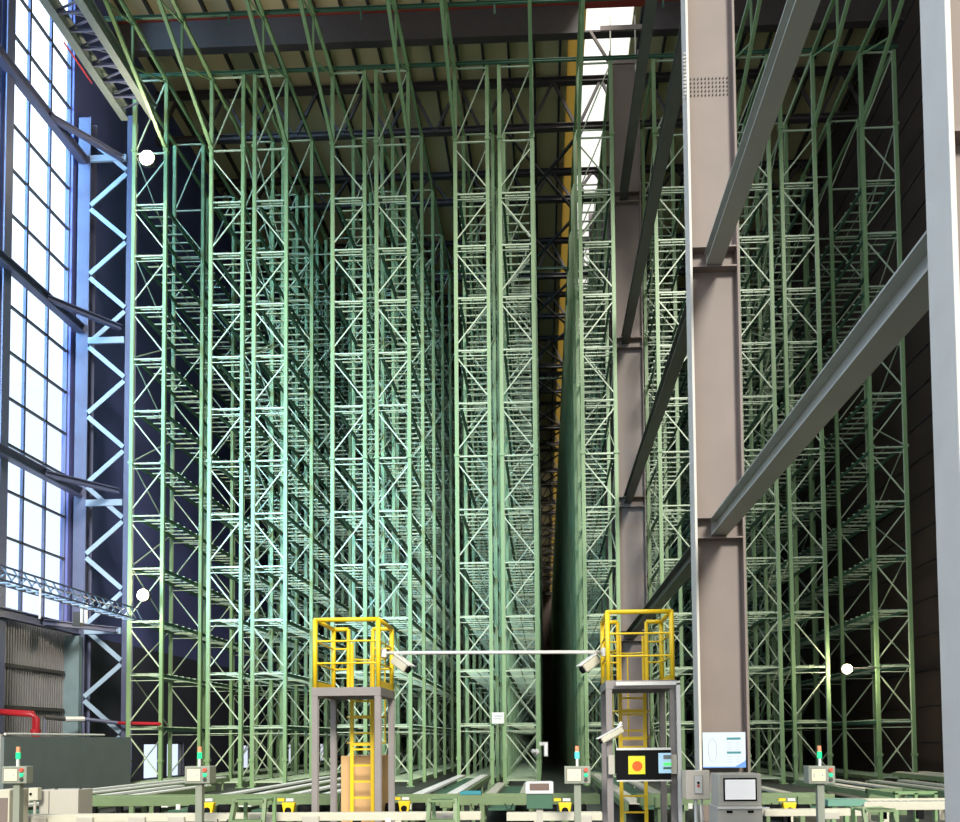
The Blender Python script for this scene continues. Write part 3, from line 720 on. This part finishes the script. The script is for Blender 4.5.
# ------------------------------------------------------------ left enclosure and its neighbours
o = thing('machine_enclosure', 'long dark grey panelled enclosure on the left in front of the first rack', 'enclosure', (-14.55, 22, 0))
MB().box(-.1, 0, 0, 6.9, 0, 1.86).build('side_panel', 'mgrey', o); MB().box(-3.2, -.1, 0, .1, 0, 1.93).build('front_panel', 'lgrey', o); MB().box(-3.2, -.1, 6.8, 6.9, 0, 1.86).build('rear_panel', 'mgrey', o)
mb = MB()
for k in range(1, 6): mb.box(0, .003, k*1.15-.012, k*1.15+.012, 0, 1.86)
mb.build('panel_seam', 'mgrey', o) if 0 else None; MB().tube([(-.05, .1, 1.93), (-.05, 5.2, 1.93)], .035).build('top_rail', 'white', o)
D = 12.2; a, b = at(39, 790, D), at(78, 812, D)
o = thing('floor_cabinet', 'low grey two-part cabinet before the dark enclosure at lower left', 'cabinet', ((a.x+b.x)/2, D, 0)); w = (b.x-a.x)/2
MB().box(-w, w, 0, .4, 0, a.z).build('body', 'lgrey', o, bevel=.008); MB().box(-w+.15, -w+.16, -.004, 0, .05, a.z-.02).build('door_gap', 'dark', o); MB().box(-.12, -.09, .1, .13, a.z, a.z+.03).box(w-.05, w-.02, .1, .13, a.z, a.z+.03).build('lifting_eye', 'dark', o)
D = 12; p = at(33, 794, D)
o = thing('socket_box', 'small beige socket box on a post left of the low grey cabinet', 'switch box', (p.x, D, 0))
MB().box(-.07, .07, 0, .1, p.z-.09, p.z+.09).build('housing', 'cream', o, bevel=.006); MB().tube([(-.03, 0, p.z), (-.03, -.02, p.z)], .018).build('switch', 'black', o); MB().tube([(0, .05, 0), (0, .05, p.z-.09)], .02).build('post', 'lgrey', o)
MB().tube([(-.05, -.01, p.z-.09), (-.1, -.02, p.z-.25), (-.2, -.02, p.z-.35)], .01, 6).build('cable', 'lgrey', o)
D = 10.35; a, b = at(-8, 790, D), at(9, 820, D)
o = thing('side_cabinet', 'tan cabinet cut by the lower left corner of the picture', 'cabinet', ((a.x+b.x)/2, D, 0)); w = (b.x-a.x)/2
MB().box(-w, w, 0, .4, 0, a.z).build('body', 'cream', o, bevel=.01); MB().box(-w+.02, w-.02, -.01, 0, .1, a.z-.1).build('door', 'brown', o)
# red fire pipe
D = 26.0; q = [at(1, 712, D), at(33, 714, D), at(36, 718, D)]
o = thing('fire_pipe', 'red fire pipe bending down behind the dark grey enclosure', 'pipe', (0,0,0))
e = at(37, 738, D)
MB().tube([q[0], q[1], q[2], (q[2].x, D, .0)], .11, 10).build('main_pipe', 'red', o, smooth=True)
MB().tube([(q[2].x, D, 2.0), (q[2].x, D, 2.12)], .15, 12).build('flange', 'red', o)
o = thing('wall_pipe_run', 'pipe run of white and red lengths along the wall above the enclosure', 'pipe', (0,0,0))
a, b, c, d = at(45, 717, 29), at(65, 719, 29.5), at(84, 719, 30), at(118, 723, 30.5)
MB().tube([a, b], .08).build('black_length', 'dark', o); MB().tube([b, c], .09).build('white_length', 'white', o); MB().tube([c, d], .07).build('grey_length', 'lilac', o)
MB().tube([(d.x, d.y, d.z), at(160, 724, 29.6)], .06).build('red_length', 'red', o)
for pt in (a, c): MB().tube([(pt.x, pt.y, 0), (pt.x, pt.y, pt.z-.05)], .03).build('stand', 'lilac', o)

# ------------------------------------------------------------ light
wd = bpy.data.worlds.new('sky'); scene.world = wd; wd.use_nodes = True; nt = wd.node_tree
bg = nt.nodes['Background']; tc = nt.nodes.new('ShaderNodeTexCoord'); sx = nt.nodes.new('ShaderNodeSeparateXYZ')
rp = nt.nodes.new('ShaderNodeValToRGB'); mp = nt.nodes.new('ShaderNodeMapRange')
mp.inputs[1].default_value = -1; mp.inputs[2].default_value = 1
nt.links.new(tc.outputs['Generated'], sx.inputs[0]); nt.links.new(sx.outputs[0], mp.inputs[0]); nt.links.new(mp.outputs[0], rp.inputs[0])
rp.color_ramp.elements[0].color = (2.0, 2.5, 3.3, 1); rp.color_ramp.elements[1].color = (1, .97, .86, 1)
rp.color_ramp.elements[0].position = .12; rp.color_ramp.elements[1].position = .42
m2 = nt.nodes.new('ShaderNodeMapRange'); m2.inputs[1].default_value = .35; m2.inputs[2].default_value = .85; m2.inputs[3].default_value = .72; m2.inputs[4].default_value = 2.2
nt.links.new(sx.outputs[2], m2.inputs[0]); nt.links.new(m2.outputs[0], bg.inputs[1])
nt.links.new(rp.outputs[0], bg.inputs[0])
def sun(name, direction, e, col, ang):
    l = bpy.data.lights.new(name, 'SUN'); l.energy = e; l.color = col; l.angle = radians(ang)
    o = bpy.data.objects.new(name, l); COL.objects.link(o); o.rotation_euler = Vector(direction).to_track_quat('-Z', 'Y').to_euler(); return o
sun('sun', (-.24, 1, -.53), 4.2, (1, .97, .88), 12)
l = bpy.data.lights.new('window_daylight', 'AREA'); l.shape = 'RECTANGLE'; l.size = 8; l.size_y = 27; l.energy = 4600; l.color = (.28, .62, 1); l.spread = radians(44)  # added blue lamp outside the windows, tints the left racks
lo = bpy.data.objects.new('window_daylight', l); COL.objects.link(lo); lo.location = (-22.5, 15, 18.5); lo.rotation_euler = Vector((.52, 1, -.03)).to_track_quat('-Z', 'Z').to_euler()
v = scene.view_settings; v.view_transform = 'Standard'; v.look = 'None'; v.gamma = 1; v.exposure = 0.0; v.use_curve_mapping = False
